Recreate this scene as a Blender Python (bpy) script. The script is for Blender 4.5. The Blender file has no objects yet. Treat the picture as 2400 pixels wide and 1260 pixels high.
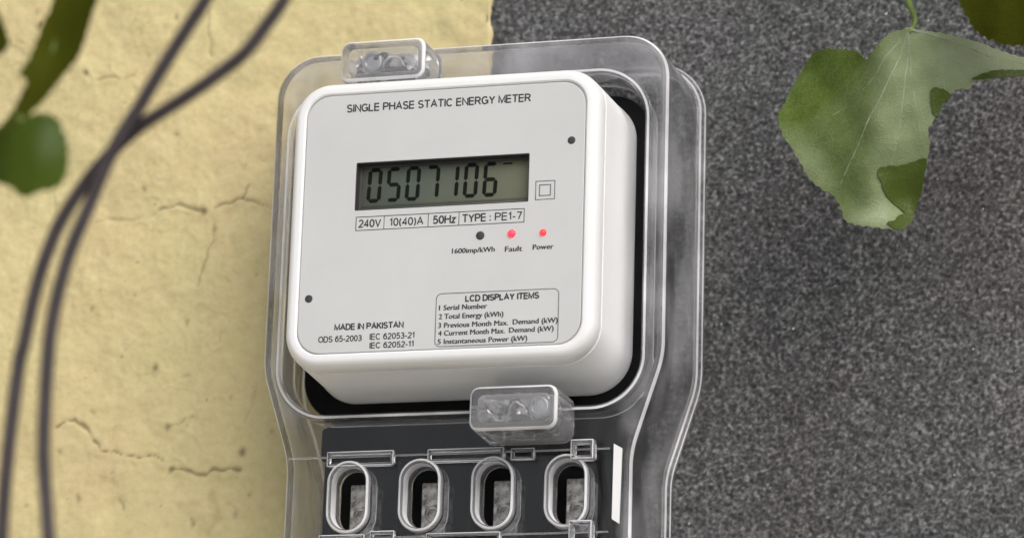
import bpy, bmesh, math, random
import numpy as np
from mathutils import Vector, Matrix, geometry

# ------------------------------------------------------------------ frame of reference
# Lengths below are millimetres in the meter's own frame: X right, Y up, Z out of the wall
# (Z = 0 is the front of the clear cover, the wall face is Z = WALL).
WALL = -54.0
MM = 0.001
def W(x, y, z):
    return (x * MM, -(z - WALL) * MM, y * MM)
def WD(x, y, z):
    return Vector((x, -z, y))

scene = bpy.context.scene
COL = scene.collection

# ------------------------------------------------------------------ camera
cam_d = bpy.data.cameras.new('camera')
cam = bpy.data.objects.new('camera', cam_d)
COL.objects.link(cam)
r1 = WD(0.96272, 0.02888, -0.26897).normalized()
r2 = WD(0.04564, 0.96270, 0.26671)
r3 = r1.cross(r2).normalized()
r2 = r3.cross(r1).normalized()
R = Matrix((r1, r2, r3)).transposed().to_4x4()
cam.matrix_world = Matrix.Translation(W(382.42, -376.28, 1254.72)) @ R
cam_d.sensor_width = 36
cam_d.lens = 117.77
cam_d.clip_start = 0.02
cam_d.clip_end = 200
cam_d.dof.use_dof = True
cam_d.dof.focus_distance = (Vector(W(382.42, -376.28, 1254.72)) - Vector(W(10, -10, 22))).dot(r3)
cam_d.dof.aperture_fstop = 9.5
scene.camera = cam

# ------------------------------------------------------------------ sky, sun, exposure
SUN_DIR = WD(0.50, 0.62, 0.60).normalized()           # towards the sun: upper right, in front of the wall
world = bpy.data.worlds.new('World')
scene.world = world
world.use_nodes = True
wn = world.node_tree
wn.nodes.clear()
sky = wn.nodes.new('ShaderNodeTexSky')
sky.sky_type = 'NISHITA'
sky.sun_disc = False
sky.sun_elevation = math.asin(SUN_DIR.z)
sky.sun_rotation = math.atan2(SUN_DIR.x, SUN_DIR.y)
sky.air_density = 1.0
sky.dust_density = 4.0
sky.ozone_density = 0.6
bg = wn.nodes.new('ShaderNodeBackground')
bg.inputs['Strength'].default_value = 0.15
hs = wn.nodes.new('ShaderNodeHueSaturation')           # milky, overcast sky
hs.inputs['Saturation'].default_value = 0.30
wo = wn.nodes.new('ShaderNodeOutputWorld')
wn.links.new(sky.outputs[0], hs.inputs['Color'])
wn.links.new(hs.outputs[0], bg.inputs['Color'])
wn.links.new(bg.outputs[0], wo.inputs['Surface'])

sun_d = bpy.data.lights.new('sun', 'SUN')
sun_d.energy = 0.9
sun_d.angle = math.radians(50)
sun_d.color = (1.0, 0.965, 0.92)
sun = bpy.data.objects.new('sun', sun_d)
COL.objects.link(sun)
sun.rotation_euler = SUN_DIR.to_track_quat('Z', 'Y').to_euler()
sun.location = SUN_DIR * 4

vs = scene.view_settings
vs.view_transform = 'Standard'
vs.look = 'None'
vs.gamma = 1.0
vs.use_curve_mapping = False
vs.exposure = 0.0

cy = scene.cycles
cy.max_bounces = 20
cy.transmission_bounces = 16
cy.transparent_max_bounces = 16
cy.glossy_bounces = 6
cy.diffuse_bounces = 4
cy.caustics_reflective = True
cy.caustics_refractive = True
cy.blur_glossy = 0.3
cy.sample_clamp_indirect = 6.0
cy.use_denoising = True

# ------------------------------------------------------------------ material helpers
def new_mat(name):
    m = bpy.data.materials.new(name)
    m.use_nodes = True
    nt = m.node_tree
    b = nt.nodes['Principled BSDF']
    return m, nt, b
def nd(nt, t, **kw):
    n = nt.nodes.new(t)
    for k, v in kw.items():
        if k in n.inputs:
            n.inputs[k].default_value = v
        else:
            setattr(n, k, v)
    return n
def coords(nt, scale=1.0):
    tc = nt.nodes.new('ShaderNodeTexCoord')
    mp = nt.nodes.new('ShaderNodeMapping')
    mp.inputs['Scale'].default_value = (scale,) * 3
    nt.links.new(tc.outputs['Object'], mp.inputs['Vector'])
    return mp.outputs[0]
def noise(nt, vec, scale, detail=4, rough=0.55):
    n = nd(nt, 'ShaderNodeTexNoise', Scale=scale, Detail=detail, Roughness=rough)
    nt.links.new(vec, n.inputs['Vector'])
    return n.outputs['Fac']
def ramp(nt, fac, stops):
    r = nt.nodes.new('ShaderNodeValToRGB')
    e = r.color_ramp.elements
    while len(e) < len(stops):
        e.new(0.5)
    for k, (p, c) in enumerate(stops):
        e[k].position = p
        e[k].color = (*c, 1) if len(c) == 3 else c
    nt.links.new(fac, r.inputs[0])
    return r.outputs[0]
def mixc(nt, fac, a, b, mode='MIX'):
    n = nt.nodes.new('ShaderNodeMix')
    n.data_type = 'RGBA'
    n.blend_type = mode
    for sock, v in ((n.inputs[0], fac), (n.inputs[6], a), (n.inputs[7], b)):
        if isinstance(v, (int, float)):
            sock.default_value = v
        elif isinstance(v, tuple):
            sock.default_value = (*v, 1)
        else:
            nt.links.new(v, sock)
    return n.outputs[2]
def bump(nt, b, height, strength, dist):
    n = nd(nt, 'ShaderNodeBump', Strength=strength, Distance=dist)
    nt.links.new(height, n.inputs['Height'])
    nt.links.new(n.outputs[0], b.inputs['Normal'])
    return n
def plastic(name, col, rough, var=0.06, scale=60, bumpd=0.00002, spec=0.5):
    m, nt, b = new_mat(name)
    v = coords(nt)
    f = noise(nt, v, scale, 5)
    lo = tuple(c * (1 - var) for c in col)
    hi = tuple(min(1, c * (1 + var)) for c in col)
    c = ramp(nt, f, [(0.3, lo), (0.7, hi)])
    nt.links.new(c, b.inputs['Base Color'])
    rr = nt.nodes.new('ShaderNodeMapRange')
    rr.inputs['To Min'].default_value = rough * 0.8
    rr.inputs['To Max'].default_value = min(1, rough * 1.25)
    nt.links.new(noise(nt, v, scale * 4, 3), rr.inputs[0])
    nt.links.new(rr.outputs[0], b.inputs['Roughness'])
    b.inputs['Specular IOR Level'].default_value = spec
    if bumpd:
        bump(nt, b, noise(nt, v, 900, 3), 0.5, bumpd)
    return m
def clear(name, tint, rough, haze, wave=0.00012, wscale=70, ior=1.45, low=None):
    """clear moulded plastic; haze = diffuse white for cloudiness and painted reflections, low = haze of the clearer terminal cover below"""
    m, nt, b = new_mat(name)
    b.inputs['Base Color'].default_value = (*tint, 1)
    b.inputs['Transmission Weight'].default_value = 1.0
    b.inputs['IOR'].default_value = ior
    v = coords(nt)
    rr = nt.nodes.new('ShaderNodeMapRange')
    rr.inputs['To Min'].default_value = rough * 0.6
    rr.inputs['To Max'].default_value = rough * 1.5
    nt.links.new(noise(nt, v, 45, 4), rr.inputs[0])
    nt.links.new(rr.outputs[0], b.inputs['Roughness'])
    bump(nt, b, noise(nt, v, wscale, 2), 0.6, wave)
    d = nd(nt, 'ShaderNodeBsdfDiffuse')
    d.inputs['Color'].default_value = (0.80, 0.80, 0.83, 1)
    mx = nd(nt, 'ShaderNodeMixShader')
    hz_ = nt.nodes.new('ShaderNodeMapRange')
    hz_.inputs['From Min'].default_value = 0.40; hz_.inputs['From Max'].default_value = 0.64
    hz_.inputs['To Min'].default_value = haze * (0.35 if low is not None else 0.75)
    hz_.inputs['To Max'].default_value = haze * (2.6 if low is not None else 1.25)  # on the cover, patchy diffuse white paints broken sky reflections
    nt.links.new(noise(nt, v, 28, 5), hz_.inputs[0])
    fac = hz_.outputs[0]
    if low is not None:
        sp = nt.nodes.new('ShaderNodeSeparateXYZ'); nt.links.new(v, sp.inputs[0])
        ab = nt.nodes.new('ShaderNodeMath'); ab.operation = 'ABSOLUTE'; nt.links.new(sp.outputs['X'], ab.inputs[0])
        def step(sock, a, c, t0, t1):
            q = nt.nodes.new('ShaderNodeMapRange'); q.interpolation_type = 'SMOOTHSTEP'
            q.inputs['From Min'].default_value = a; q.inputs['From Max'].default_value = c
            q.inputs['To Min'].default_value = t0; q.inputs['To Max'].default_value = t1
            nt.links.new(sock, q.inputs[0]); return q.outputs[0]
        up = step(sp.outputs['Z'], -0.0725, -0.066, low / haze, 1.0)
        side = step(ab.outputs[0], 0.0645, 0.072, 0.0, 0.75)
        mxx = nt.nodes.new('ShaderNodeMath'); mxx.operation = 'MAXIMUM'
        nt.links.new(up, mxx.inputs[0]); nt.links.new(side, mxx.inputs[1])
        ml = nt.nodes.new('ShaderNodeMath'); ml.operation = 'MULTIPLY'
        nt.links.new(fac, ml.inputs[0]); nt.links.new(mxx.outputs[0], ml.inputs[1])
        fac = ml.outputs[0]
    nt.links.new(fac, mx.inputs[0])
    nt.links.new(b.outputs[0], mx.inputs[1])
    nt.links.new(d.outputs[0], mx.inputs[2])
    nt.links.new(mx.outputs[0], nt.nodes['Material Output'].inputs['Surface'])
    return m

M = {}
M['white'] = plastic('white_case_plastic', (0.82, 0.822, 0.83), 0.32, 0.02, 25)
M['panel'] = plastic('panel_plastic', (0.57, 0.572, 0.575), 0.42, 0.04, 22)
M['black'] = plastic('black_plastic', (0.007, 0.007, 0.0075), 0.5, 0.2, 60, 0, spec=0.06)
M['ink'] = plastic('black_ink', (0.035, 0.035, 0.038), 0.6, 0.3, 300, 0)
M['greyink'] = plastic('grey_ink', (0.16, 0.16, 0.165), 0.6, 0.25, 300, 0)
M['bezel'] = plastic('display_bezel', (0.03, 0.03, 0.03), 0.6, 0.2, 80)
M['segment'] = plastic('display_segment', (0.008, 0.010, 0.007), 0.6, 0.2, 120, 0, spec=0.08)
M['faint'] = plastic('faint_segment', (0.055, 0.06, 0.045), 0.4, 0.2, 120, 0)
M['clear'] = clear('clear_cover_plastic', (0.95, 0.95, 0.965), 0.05, 0.085, 0.0004, 45, ior=1.33, low=0.002)
M['edge'] = clear('edge_highlight_plastic', (0.98, 0.98, 0.99), 0.06, 0.78)  # diffuse white painted in for bright highlights on edges and slot walls
M['crystal'] = clear('clear_lug_plastic', (0.98, 0.98, 0.99), 0.03, 0.10, 0.0006, 130, 1.47)
M['tube'] = clear('clear_tube_plastic', (0.98, 0.98, 0.99), 0.05, 0.15, 0.0003, 130, 1.47)
M['strip'] = plastic('painted_sky_reflection', (0.82, 0.82, 0.83), 0.3, 0.02, 40)  # bright white of the painted reflection on the cover
M['cable'] = plastic('cable_sheath', (0.046, 0.037, 0.041), 0.5, 0.3, 90, spec=0.3)
m, nt, b = new_mat('steel')
b.inputs['Metallic'].default_value = 1.0
v = coords(nt)
nt.links.new(ramp(nt, noise(nt, v, 180, 5), [(0.3, (0.32, 0.32, 0.33)), (0.7, (0.62, 0.62, 0.64))]), b.inputs['Base Color'])
b.inputs['Roughness'].default_value = 0.32
bump(nt, b, noise(nt, v, 350, 3), 0.6, 0.0002)
M['steel'] = m
m, nt, b = new_mat('crumpled_seal_foil')
b.inputs['Metallic'].default_value = 0.85
v = coords(nt)
nt.links.new(ramp(nt, noise(nt, v, 130, 3), [(0.46, (0.06, 0.06, 0.065)), (0.53, (0.92, 0.92, 0.94))]), b.inputs['Base Color'])
b.inputs['Roughness'].default_value = 0.28
bump(nt, b, noise(nt, v, 160, 3), 0.8, 0.001)
M['foil'] = m
m, nt, b = new_mat('dull_terminal_metal')
b.inputs['Metallic'].default_value = 0.7
v = coords(nt)
nt.links.new(ramp(nt, noise(nt, v, 240, 6, 0.7), [(0.35, (0.12, 0.115, 0.11)), (0.62, (0.60, 0.59, 0.57))]), b.inputs['Base Color'])
b.inputs['Roughness'].default_value = 0.5
bump(nt, b, noise(nt, v, 300, 4), 0.8, 0.0006)
M['terminal'] = m
# display glass: grey-green left, olive right, as liquid crystal screens are when backed by a polariser
m, nt, b = new_mat('display_screen')
v = coords(nt)
sx = nt.nodes.new('ShaderNodeSeparateXYZ')
nt.links.new(v, sx.inputs[0])
mr = nt.nodes.new('ShaderNodeMapRange')
mr.inputs['From Min'].default_value = -0.036
mr.inputs['From Max'].default_value = 0.036
nt.links.new(sx.outputs['X'], mr.inputs[0])
c = ramp(nt, mr.outputs[0], [(0.0, (0.075, 0.08, 0.07)), (0.25, (0.075, 0.10, 0.08)), (0.62, (0.095, 0.105, 0.075)), (1.0, (0.12, 0.12, 0.065))])
c = mixc(nt, 0.25, c, ramp(nt, noise(nt, v, 60, 4), [(0.3, (0.05, 0.06, 0.045)), (0.7, (0.14, 0.14, 0.10))]))
nt.links.new(c, b.inputs['Base Color'])
b.inputs['Roughness'].default_value = 0.35
M['screen'] = m
def led_mat(name, col, e):
    m, nt, b = new_mat(name)
    b.inputs['Base Color'].default_value = (0.42, 0.04, 0.05, 1)
    b.inputs['Roughness'].default_value = 0.25
    v = coords(nt)
    c = ramp(nt, noise(nt, v, 700, 2), [(0.3, tuple(k * 0.7 for k in col)), (0.7, col)])
    nt.links.new(c, b.inputs['Emission Color'])
    b.inputs['Emission Strength'].default_value = e
    return m
M['led'] = led_mat('lit_red_led', (1.0, 0.05, 0.10), 1.3)
M['led_b'] = led_mat('dim_red_led', (1.0, 0.06, 0.07), 1.0)

# ------------------------------------------------------------------ mesh helpers
def link(name, mesh, mat, parent=None, loc=None, smooth=35):
    o = bpy.data.objects.new(name, mesh)
    COL.objects.link(o)
    if mat is not None and not mesh.materials:
        mesh.materials.append(mat)
    if smooth:
        mesh.polygons.foreach_set('use_smooth', [True] * len(mesh.polygons))
        mesh.set_sharp_from_angle(angle=math.radians(smooth))
    if parent is not None:
        o.parent = parent
    if loc is not None:
        o.location = loc
    return o
def tag(o, label=None, cat=None, group=None, kind=None):
    for k, val in (('label', label), ('category', cat), ('group', group), ('kind', kind)):
        if val:
            o[k] = val
    return o
def empty(name, loc):
    o = bpy.data.objects.new(name, None)
    o.empty_display_size = 0.02
    COL.objects.link(o)
    o.location = loc
    return o

class MB:
    """collects loops and faces given in meter millimetres"""
    def __init__(s, origin=(0, 0, 0)):
        s.bm = bmesh.new(); s.o = origin; s.flip = []
    def v(s, x, y, z):
        return s.bm.verts.new((( x - s.o[0]) * MM, -(z - s.o[2]) * MM, (y - s.o[1]) * MM))
    def loop(s, pts, z):
        return [s.v(x, y, z) for x, y in pts]
    def bridge(s, a, b, mi=0):
        n = len(a)
        for i in range(n):
            j = (i + 1) % n
            s.bm.faces.new((a[i], a[j], b[j], b[i])).material_index = mi
    def fill(s, loops):
        es = []
        for l in loops:
            for i in range(len(l)):
                e = s.bm.edges.get((l[i], l[(i + 1) % len(l)])) or s.bm.edges.new((l[i], l[(i + 1) % len(l)]))
                es.append(e)
        bmesh.ops.triangle_fill(s.bm, use_beauty=True, use_dissolve=False, edges=es)
    def cap(s, l):
        s.bm.faces.new(l)
    def loft(s, outline, prof, cap0=True, cap1=True, closed=False, edge=()):
        ls = [s.loop(offset(outline, o), z) for o, z in prof]
        for k, (a, b) in enumerate(zip(ls, ls[1:])):
            s.bridge(a, b, 1 if k in edge else 0)
        if closed:
            s.bridge(ls[-1], ls[0])
        else:
            if cap0: s.cap(list(reversed(ls[0])))
            if cap1: s.cap(ls[-1])
        return ls
    def box(s, x0, x1, y0, y1, z0, z1, bev=0.3):
        o = rrect((x0 + x1) / 2, (y0 + y1) / 2, (x1 - x0) / 2, (y1 - y0) / 2, min(bev * 1.5, abs(x1 - x0) * .45, abs(y1 - y0) * .45), 3)
        s.loft(o, [(0, z0), (0, z1 - bev), (-bev * .3, z1 - bev * .3), (-bev, z1)])
    def mesh(s, name):
        bmesh.ops.recalc_face_normals(s.bm, faces=s.bm.faces)
        if s.flip:                                       # inner walls of hollow clear parts face the cavity
            bmesh.ops.reverse_faces(s.bm, faces=s.flip)
        me = bpy.data.meshes.new(name)
        s.bm.to_mesh(me); s.bm.free()
        return me
def rrect(cx, cy, hx, hy, r, n=10):
    pts = []
    for (sx, sy, a0) in ((1, 1, 0), (-1, 1, 90), (-1, -1, 180), (1, -1, 270)):
        for k in range(n + 1):
            a = math.radians(a0 + 90 * k / n)
            pts.append((cx + sx * (hx - r) + r * math.cos(a), cy + sy * (hy - r) + r * math.sin(a)))
    return pts
def round_poly(vs_, n=10):
    """vs_: (x, y, radius) counter-clockwise"""
    out = []
    N = len(vs_)
    for i in range(N):
        p0, p, p1 = Vector(vs_[i - 1][:2]), Vector(vs_[i][:2]), Vector(vs_[(i + 1) % N][:2])
        r = vs_[i][2]
        a, b_ = (p0 - p).normalized(), (p1 - p).normalized()
        ang = a.angle(b_)
        t = r / math.tan(ang / 2)
        c = p + (a + b_).normalized() * (r / math.sin(ang / 2))
        s0, s1 = p + a * t - c, p + b_ * t - c
        th0 = math.atan2(s0.y, s0.x); d = s0.angle_signed(s1)
        for k in range(n + 1):
            th = th0 - d * k / n
            out.append((c.x + r * math.cos(th), c.y + r * math.sin(th)))
    return out
def offset(pts, d):
    if abs(d) < 1e-9:
        return list(pts)
    n = len(pts); out = []
    for i in range(n):
        p0, p, p1 = Vector(pts[i - 1]), Vector(pts[i]), Vector(pts[(i + 1) % n])
        e0, e1 = (p - p0), (p1 - p)
        n0, n1 = Vector((e0.y, -e0.x)), Vector((e1.y, -e1.x))
        if n0.length < 1e-9: n0 = n1.copy()
        if n1.length < 1e-9: n1 = n0.copy()
        n0.normalize(); n1.normalize()
        m_ = (n0 + n1).normalized()
        k = d / max(0.3, m_.dot(n0))
        out.append((p.x + m_.x * k, p.y + m_.y * k))
    return out
def smooth_path(pts, n=6):
    P = [Vector(p) for p in pts]; out = []
    for i in range(len(P) - 1):
        p0, p1, p2, p3 = P[max(0, i - 1)], P[i], P[i + 1], P[min(len(P) - 1, i + 2)]
        for k in range(n):
            t = k / n
            out.append(0.5 * ((2 * p1) + (p2 - p0) * t + (2 * p0 - 5 * p1 + 4 * p2 - p3) * t * t + (3 * p1 - p0 - 3 * p2 + p3) * t ** 3))
    out.append(P[-1])
    return out
def tube_mesh(name, pts, rad, seg=10, origin=(0, 0, 0)):
    """pts in mm (x, y, z); rad a number or a function of 0..1"""
    mb = MB(origin); rings = []
    n = len(pts); up = Vector((0.13, 0.21, 1)).normalized()
    for i, p in enumerate(pts):
        p = Vector(p)
        t = (Vector(pts[min(n - 1, i + 1)]) - Vector(pts[max(0, i - 1)])).normalized()
        a = t.cross(up).normalized(); up2 = a.cross(t).normalized(); up = up2
        r = rad(i / (n - 1)) if callable(rad) else rad
        rings.append([mb.v(*(p + (a * math.cos(2 * math.pi * k / seg) + up2 * math.sin(2 * math.pi * k / seg)) * r)) for k in range(seg)])
    for a, b_ in zip(rings, rings[1:]):
        mb.bridge(a, b_)
    mb.cap(rings[0][::-1]); mb.cap(rings[-1])
    return mb.mesh(name)
def fft_noise(ny, nx, step, wl, seed):
    """smooth random field with features about wl mm across on a regular grid of the given step, unit variance"""
    rng = np.random.default_rng(seed)
    f = np.fft.rfft2(rng.normal(size=(ny, nx)))
    ky = np.fft.fftfreq(ny, step)[:, None]; kx = np.fft.rfftfreq(nx, step)[None, :]
    k2 = kx ** 2 + ky ** 2; k0 = 1.0 / wl
    f *= np.exp(-k2 / (2 * (k0 * 0.5) ** 2))
    g = np.fft.irfft2(f, s=(ny, nx))
    g -= g.mean()
    return g / g.std()
def sheet(name, xs, ys, hz, attrs, mat, loc):
    """height field on a tensor grid; hz toward the viewer in mm"""
    ny, nx = hz.shape
    X, Y = np.meshgrid(xs, ys)
    co = np.stack([X * MM, -hz * MM, Y * MM], -1).reshape(-1, 3).astype(np.float32)
    idx = np.arange(ny * nx).reshape(ny, nx)
    q = np.stack([idx[:-1, :-1], idx[:-1, 1:], idx[1:, 1:], idx[1:, :-1]], -1).reshape(-1, 4)
    me = bpy.data.meshes.new(name)
    me.vertices.add(len(co)); me.vertices.foreach_set('co', co.ravel())
    me.loops.add(q.size); me.loops.foreach_set('vertex_index', q.ravel().astype(np.int32))
    me.polygons.add(len(q)); me.polygons.foreach_set('loop_start', (np.arange(len(q)) * 4).astype(np.int32))
    me.polygons.foreach_set('loop_total', np.full(len(q), 4, np.int32))
    me.update(calc_edges=True)
    for k, a in attrs.items():
        at = me.attributes.new(k, 'FLOAT', 'POINT')
        at.data.foreach_set('value', a.ravel().astype(np.float32))
    me.validate()
    o = link(name, me, mat, None, loc, smooth=0)
    me.polygons.foreach_set('use_smooth', [True] * len(me.polygons))
    return o

# ------------------------------------------------------------------ the setting: unseen ground and the two kinds of wall
GROUND_Y = -1900.0
m, nt, b = new_mat('ground_concrete')
v = coords(nt)
nt.links.new(ramp(nt, noise(nt, v, 3, 8), [(0.3, (0.40, 0.39, 0.37)), (0.7, (0.54, 0.53, 0.50))]), b.inputs['Base Color'])
b.inputs['Roughness'].default_value = 0.9
M['added_bounce_ground'] = m
mb = MB((0, GROUND_Y, WALL))  # unseen ground, added and kept pale to bounce light up
mb.cap([mb.v(x, GROUND_Y, z) for x, z in ((-15000, -6000), (15000, -6000), (15000, 20000), (-15000, 20000))])
tag(link('added_bounce_ground', mb.mesh('added_bounce_ground'), M['added_bounce_ground'], None, W(0, GROUND_Y, WALL), 0), kind='structure')

CRACKS = [
    ([(-198.3, -57.4), (-194.5, -55.3), (-189.7, -54.5), (-185.5, -57.9), (-180.3, -64.5), (-176.7, -68.4), (-171.9, -69.8), (-165.7, -70.6), (-159.5, -72.1), (-152.9, -72.1), (-148.9, -73.4)], 0.75, 1.0),
    ([(-145.3, -76.8), (-139.9, -77.2), (-135.1, -78.6), (-128.4, -79.8), (-125.2, -78.9), (-116.8, -76.6), (-112.7, -78.7)], 0.75, 0.95),
    ([(-171.8, -70.4), (-170.7, -74.9), (-170.8, -79.4)], 0.6, 0.6),
    ([(-187.0, 35.1), (-177.3, 35.0), (-167.7, 35.1), (-156.8, 36.7)], 0.7, 0.4),
    ([(-156.8, 36.7), (-148.8, 40.5), (-144.9, 40.7), (-140.0, 38.3), (-135.9, 36.2)], 0.8, 0.85),
    ([(-130.8, 37.5), (-124.6, 40.2), (-117.8, 41.2), (-116.0, 45.8), (-114.5, 47.3)], 0.8, 0.8),
    ([(-117.8, 41.2), (-113.2, 40.2), (-108.3, 38.0), (-98, 36)], 0.75, 0.75),
    ([(-130.9, 33.2), (-129.8, 27.3), (-130.0, 22.7), (-132.0, 17.4), (-134.4, 10.4), (-135.9, 2.6)], 0.7, 0.6),
    ([(-195.8, 104.1), (-192.3, 101.0), (-183.3, 100.9), (-172.7, 101.0)], 0.7, 0.55),
    ([(-138.5, 131.0), (-137.8, 126.9), (-136.7, 114.8), (-135.8, 108.8)], 0.6, 0.4),
    ([(-145.9, -58.1), (-143.0, -57.3), (-135.9, -55.1)], 1.0, 0.6),
    ([(-167.2, -89.8), (-165.9, -91.7), (-165.9, -94.8)], 0.8, 0.5),
    ([(-112, -58), (-108, -50), (-106.5, -41)], 1.3, 0.22),
    ([(-124, -88), (-121, -97), (-126, -106)], 2.2, 0.25),
    ([(-208, 60), (-206, 40), (-207, 22)], 0.8, 0.28),
]
PITS = [(-152.3, -33.5, 1), (-181.3, -50.3, .6), (-195.0, -68.1, .7), (-146.5, -58.5, .9), (-111.2, -70.4, 1), (-185.0, -89.3, .7), (-208.3, -92.8, .6), (-134.2, -100.9, .7),
        (-114.0, -97.2, .6), (-106.9, -89.8, .5), (-117.1, -47.1, .5), (-139.8, -35.5, .5), (-163.8, 49.0, .7), (-153.8, 127.6, .7), (-220.9, 135.1, .5), (-195.3, 103.6, 1.0),
        (-149.4, 73.7, .6), (-143.9, -77.4, 1), (-177.9, 18.7, .4), (-184.8, -4.6, .6), (-140.6, -12.5, .6), (-129.8, 27.3, .7), (-135.9, 36.2, 1), (-109.5, 7.7, .5),
        (-165.2, 110.7, .35), (-219.7, 127.5, 1.0), (-219.8, -37.4, .5), (-171, -60, .35), (-99, -62, .5), (-125, -20, .4)]
XB = -6.8                                             # where the yellow render stops
def axis(lo, hi, step, far_lo, far_hi):
    core = list(np.arange(lo, hi + step * 0.5, step))
    a, s = [], step
    x = lo
    while far_lo is not None and x > far_lo:
        s *= 1.5; x = max(far_lo, x - s); a.append(x)
    b_, s = [], step
    x = core[-1]
    while far_hi is not None and x < far_hi:
        s *= 1.5; x = min(far_hi, x + s); b_.append(x)
    return np.array(a[::-1] + core + b_), len(a), len(core)
def field(xs, ys, ax, nx, ay, ny, step, wl, seed):
    """noise on the dense core, continued by its border values outwards"""
    g = fft_noise(ny, nx, step, wl, seed)
    px = (ax, len(xs) - ax - nx); py = (ay, len(ys) - ay - ny)
    return np.pad(g, (py, px), mode='edge')

# yellow painted render
STEP = 0.75
xs, ax, nx = axis(-262, XB, STEP, -2600, None)
ys, ay, ny = axis(-150, 165, STEP, GROUND_Y, 1500)
F = lambda wl, seed: field(xs, ys, ax, nx, ay, ny, STEP, wl, seed)
X, Y = np.meshgrid(xs, ys)
hz = 0.55 * F(55, 1) + 0.34 * F(18, 2) + 0.15 * F(7, 3) + 0.07 * F(2.6, 4)
ridge = F(13, 5); hz += 0.35 * np.maximum(0, 1 - np.abs(ridge) / 0.2) * np.clip(F(40, 6), 0, 1)
wob = np.stack([F(6, 7), F(6, 8)]) * 0.55
wid = 1 + 0.45 * F(4.5, 9)
dirt = np.zeros_like(hz)
for pts, wdt, dep in CRACKS:
    d = np.full_like(hz, 1e9)
    for (x0, y0), (x1, y1) in zip(pts, pts[1:]):
        px, py = X + wob[0] - x0, Y + wob[1] - y0
        ex, ey = x1 - x0, y1 - y0
        t = np.clip((px * ex + py * ey) / (ex * ex + ey * ey), 0, 1)
        d = np.minimum(d, np.hypot(px - t * ex, py - t * ey))
    w_ = 0.66 * wdt * np.clip(wid, 0.3, 1.9)
    g = np.exp(-(d / w_) ** 2)
    hz -= 0.9 * dep * g
    dirt = np.maximum(dirt, np.minimum(1, dep * g * 0.7))
    hz += 0.18 * dep * np.exp(-((d - 2.2) / 1.3) ** 2)
for x0, y0, s_ in PITS:
    r = np.hypot(X + wob[0] - x0, (Y + wob[1] - y0) * 0.8)
    g = np.exp(-(r / (1.15 * s_ + 0.3)) ** 2)
    hz -= 0.6 * s_ * g
    dirt = np.maximum(dirt, 0.75 * s_ * g)
speck = F(1.9, 11)
dirt = np.maximum(dirt, 0.5 * np.clip((speck - 2.75) * 1.5, 0, 1))
hz[:, -1] = -6.0                                       # the broken-off edge of the render
hz[:, -2] -= 0.8
edge_wob = F(9, 14) * 0.9
m, nt, b = new_mat('yellow_painted_render')
v = coords(nt)
base = ramp(nt, noise(nt, v, 26, 6, 0.62), [(0.28, (0.53, 0.415, 0.205)), (0.45, (0.61, 0.50, 0.265)), (0.58, (0.61, 0.525, 0.265)), (0.75, (0.68, 0.60, 0.345))])
base = mixc(nt, 0.45, base, ramp(nt, noise(nt, v, 9, 4), [(0.35, (0.63, 0.485, 0.275)), (0.5, (0.61, 0.52, 0.27)), (0.65, (0.585, 0.555, 0.28))]))
base = mixc(nt, 0.28, base, ramp(nt, noise(nt, v, 190, 6, 0.72), [(0.3, (0.42, 0.33, 0.16)), (0.5, (0.61, 0.515, 0.265)), (0.68, (0.75, 0.67, 0.41))]))
stain = ramp(nt, noise(nt, v, 60, 5, 0.7), [(0.62, (0, 0, 0)), (0.75, (1, 1, 1))])
base = mixc(nt, 0.35, base, mixc(nt, stain, base, (0.34, 0.25, 0.10)))
at = nd(nt, 'ShaderNodeAttribute', attribute_name='dirt')
base = mixc(nt, at.outputs['Fac'], base, (0.10, 0.075, 0.035))
nt.links.new(base, b.inputs['Base Color'])
b.inputs['Roughness'].default_value = 0.72
b.inputs['Specular IOR Level'].default_value = 0.3
bump(nt, b, noise(nt, v, 300, 7, 0.7), 0.5, 0.0008)
M['yellow'] = m
yw = sheet('yellow_wall', xs, ys, hz, {'dirt': dirt}, M['yellow'], W(0, 0, WALL))
co = np.empty(len(yw.data.vertices) * 3, np.float32); yw.data.vertices.foreach_get('co', co)
co = co.reshape(ny + (len(ys) - ny), len(xs), 3); co[:, -3:, 0] += (edge_wob[:, -3:] * MM).astype(np.float32)
yw.data.vertices.foreach_set('co', co.ravel()); yw.data.update()
tag(yw, kind='structure')

# dark grey granular coating to the right
GS = 0.5
xs, ax, nx = axis(-14, 240, GS, None, 2600)
ys, ay, ny = axis(-135, 145, GS, GROUND_Y, 1500)
F = lambda wl, seed: field(xs, ys, ax, nx, ay, ny, GS, wl, seed)
hz = -2.6 + 0.16 * F(1.6, 21) + 0.10 * F(1.15, 22) + 0.3 * F(60, 23)
tone = 0.62 * F(1.5, 24) + 0.62 * F(1.05, 25) + 0.10 * F(60, 26)
white_speck = np.clip((F(1.25, 27) - 3.3) * 1.8, 0, 0.8)  # sparse white grains in the coating
m, nt, b = new_mat('dark_granular_coating')
at = nd(nt, 'ShaderNodeAttribute', attribute_name='tone')
v = coords(nt)
mr = nt.nodes.new('ShaderNodeMapRange')
mr.inputs['From Min'].default_value = -2.2; mr.inputs['From Max'].default_value = 2.6
nt.links.new(at.outputs['Fac'], mr.inputs[0])
far = noise(nt, v, 520, 4, 0.7)
c = ramp(nt, mr.outputs[0], [(0.2, (0.022, 0.022, 0.023)), (0.42, (0.072, 0.072, 0.074)), (0.62, (0.145, 0.145, 0.148)), (0.84, (0.28, 0.28, 0.28))])
c = mixc(nt, 0.25, c, ramp(nt, far, [(0.3, (0.03, 0.03, 0.03)), (0.7, (0.17, 0.17, 0.17))]))
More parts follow.
